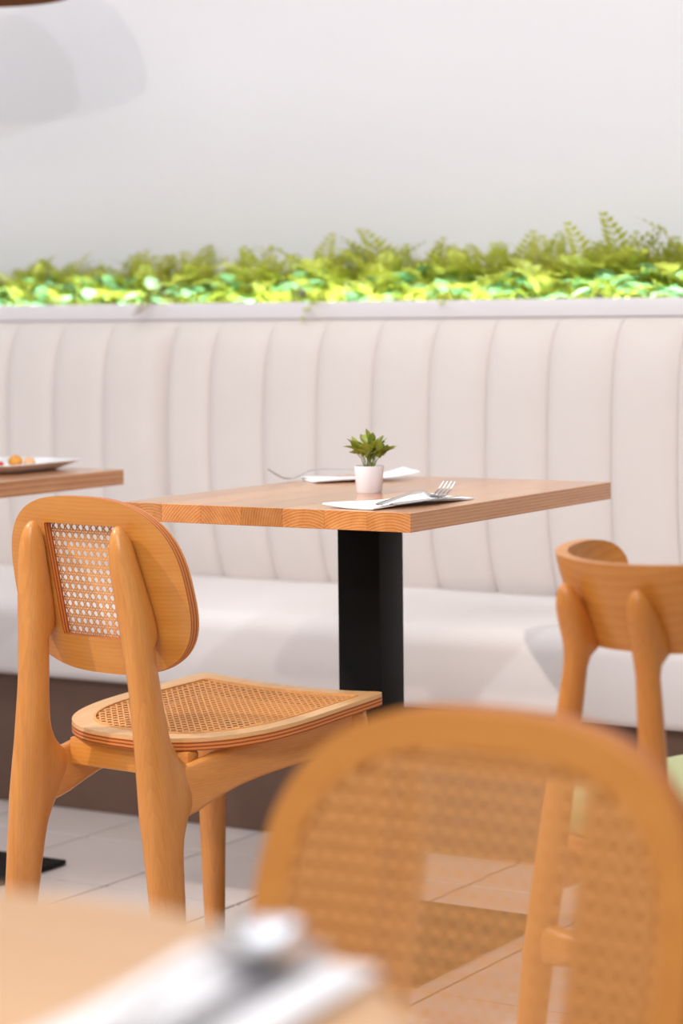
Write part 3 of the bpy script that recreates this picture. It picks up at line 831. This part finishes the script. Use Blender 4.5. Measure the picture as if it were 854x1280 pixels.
# cutlery on the near round table
napkin((-0.580, 0.826, TZ), 0.14, .095, .20, 'blurred white napkin on the near round table')
def spoon(loc, rz, label, L=.19):
    e = empty('spoon', loc, rz, label=label, cat='spoon')
    rs = []
    for i in range(30):
        t = i / 29 * .72; w_ = interp([(0, .004), (.03, .009), (.3, .006), (.55, .0035), (.72, .004)], t); z = interp([(0, .001), (.45, .012), (.62, .012), (.72, .007)], t)
        rs.append(ell((0, t * L, z), w_, .0012, (1, 0, 0), (0, 0, 1), 10))
    V, Fc = rings(rs); mesh('handle', V, Fc, 'steel', e)
    n = 28; R_ = 6; V = []; Fc = []
    for s in (0, 1):
        for r in range(R_ + 1):
            u = r / R_
            for j in range(n):
                t = 2 * PI * j / n; V.append((.020 * u * math.cos(t), L * .84 + .030 * u * math.sin(t), .0015 + .0085 * u * u + s * .0012))
    for s in (0, 1):
        for r in range(R_):
            for j in range(n): a = s * (R_ + 1) * n + r * n; Fc.append((a + j, a + (j + 1) % n, a + n + (j + 1) % n, a + n + j))
    B = (R_ + 1) * n
    for j in range(n): Fc.append((R_ * n + j, R_ * n + (j + 1) % n, B + R_ * n + (j + 1) % n, B + R_ * n + j))
    mesh('bowl', V, Fc, 'steel', e); return e
spoon((-0.576, 0.750, TZ + .0075), 0.14, 'blurred shiny spoon lying on the napkin of the near round table')
knife((-0.553, 0.735, TZ + .0065), 0.14, 'blurred steel knife on the napkin of the near round table')

# plate with food on the left table
def plate(loc, rz):
    e = empty('plate', loc, rz, label='white rectangular plate with upturned rim on the left table', cat='plate')
    rs = []
    for hw, z in ((.045, 0), (.062, .0), (.066, .002), (.096, .016), (.098, .0175), (.096, .0185), (.066, .006), (.05, .0045), (.001, .0045)):
        rs.append(ell((0, 0, z), hw, hw * 1.25, n=48, p=7.0))
    V, Fc = rings(rs); mesh('dish', V, Fc, 'white', e, smooth=40); return e
plate((-2.945, 3.640, TZ), 0.0)
def morsel(name, loc, r, mt, label, seed, sq=(1, 1, .85), group='food on the white plate'):
    bm = bmesh.new(); bmesh.ops.create_icosphere(bm, subdivisions=3, radius=r)
    for v in bm.verts:
        nn = noise.noise(v.co * (1.6 / r) + Vector((seed * 7.1, seed, 0))); v.co = v.co * (1 + .22 * nn)
        v.co = Vector((v.co.x * sq[0], v.co.y * sq[1], v.co.z * sq[2]))
    me = bpy.data.meshes.new(name); bm.to_mesh(me); bm.free(); me.materials.append(M[mt])
    for p in me.polygons: p.use_smooth = True
    o = bpy.data.objects.new(name, me); o.location = loc; link(o); return tag(o, label, 'food', group)
PZ = TZ + .0045
morsel('fried_bite', (-2.944, 3.660, PZ + .012), .0135, 'fried', 'golden fried bite standing tallest on the white plate', 1)
morsel('fried_bite', (-2.925, 3.678, PZ + .0095), .0115, 'fried2', 'pale crumbed bite at the right end of the food', 2)
morsel('fried_bite', (-2.985, 3.640, PZ + .008), .012, 'fried', 'flat golden piece of food left of the tallest bite', 3, (1.6, 1, .6))
morsel('pepper_piece', (-2.962, 3.632, PZ + .0075), .0095, 'red', 'small red piece of pepper on the white plate', 4, (1.1, 1, .7))
morsel('fried_bite', (-3.015, 3.625, PZ + .009), .013, 'fried2', 'pale flat bite at the left end of the white plate', 5, (1.4, 1, .7))

# ------------------------------------------------------------------ pendant lamp over the left table (its rim just meets the frame's top edge)
PD = empty('pendant_lamp', (-3.405, 4.10, 1.722), 0, label='brown wooden dome pendant lamp at the top left corner', cat='lamp')
RL, HL = .225, .23
out = [(RL * math.cos(a), HL * math.sin(a)) for a in [PI / 2 * i / 16 for i in range(16)]] + [(.03, HL + .002)]
inn = [((RL - .006) * math.cos(a), (HL - .006) * math.sin(a)) for a in [PI / 2 * i / 16 for i in range(16)]] + [(.03, HL - .004)]
lathe('shade', inn[::-1] + out, 'shade', PD, 56)
lathe('cap', [(.0, HL - .004), (.034, HL - .004), (.034, HL + .03), (.012, HL + .045), (0, HL + .045)], 'black', PD, 24)
tube('cord', [(0, 0, HL + .04), (0, 0, .8), (0, 0, 1.378)], .003, 'rope', PD, 8)
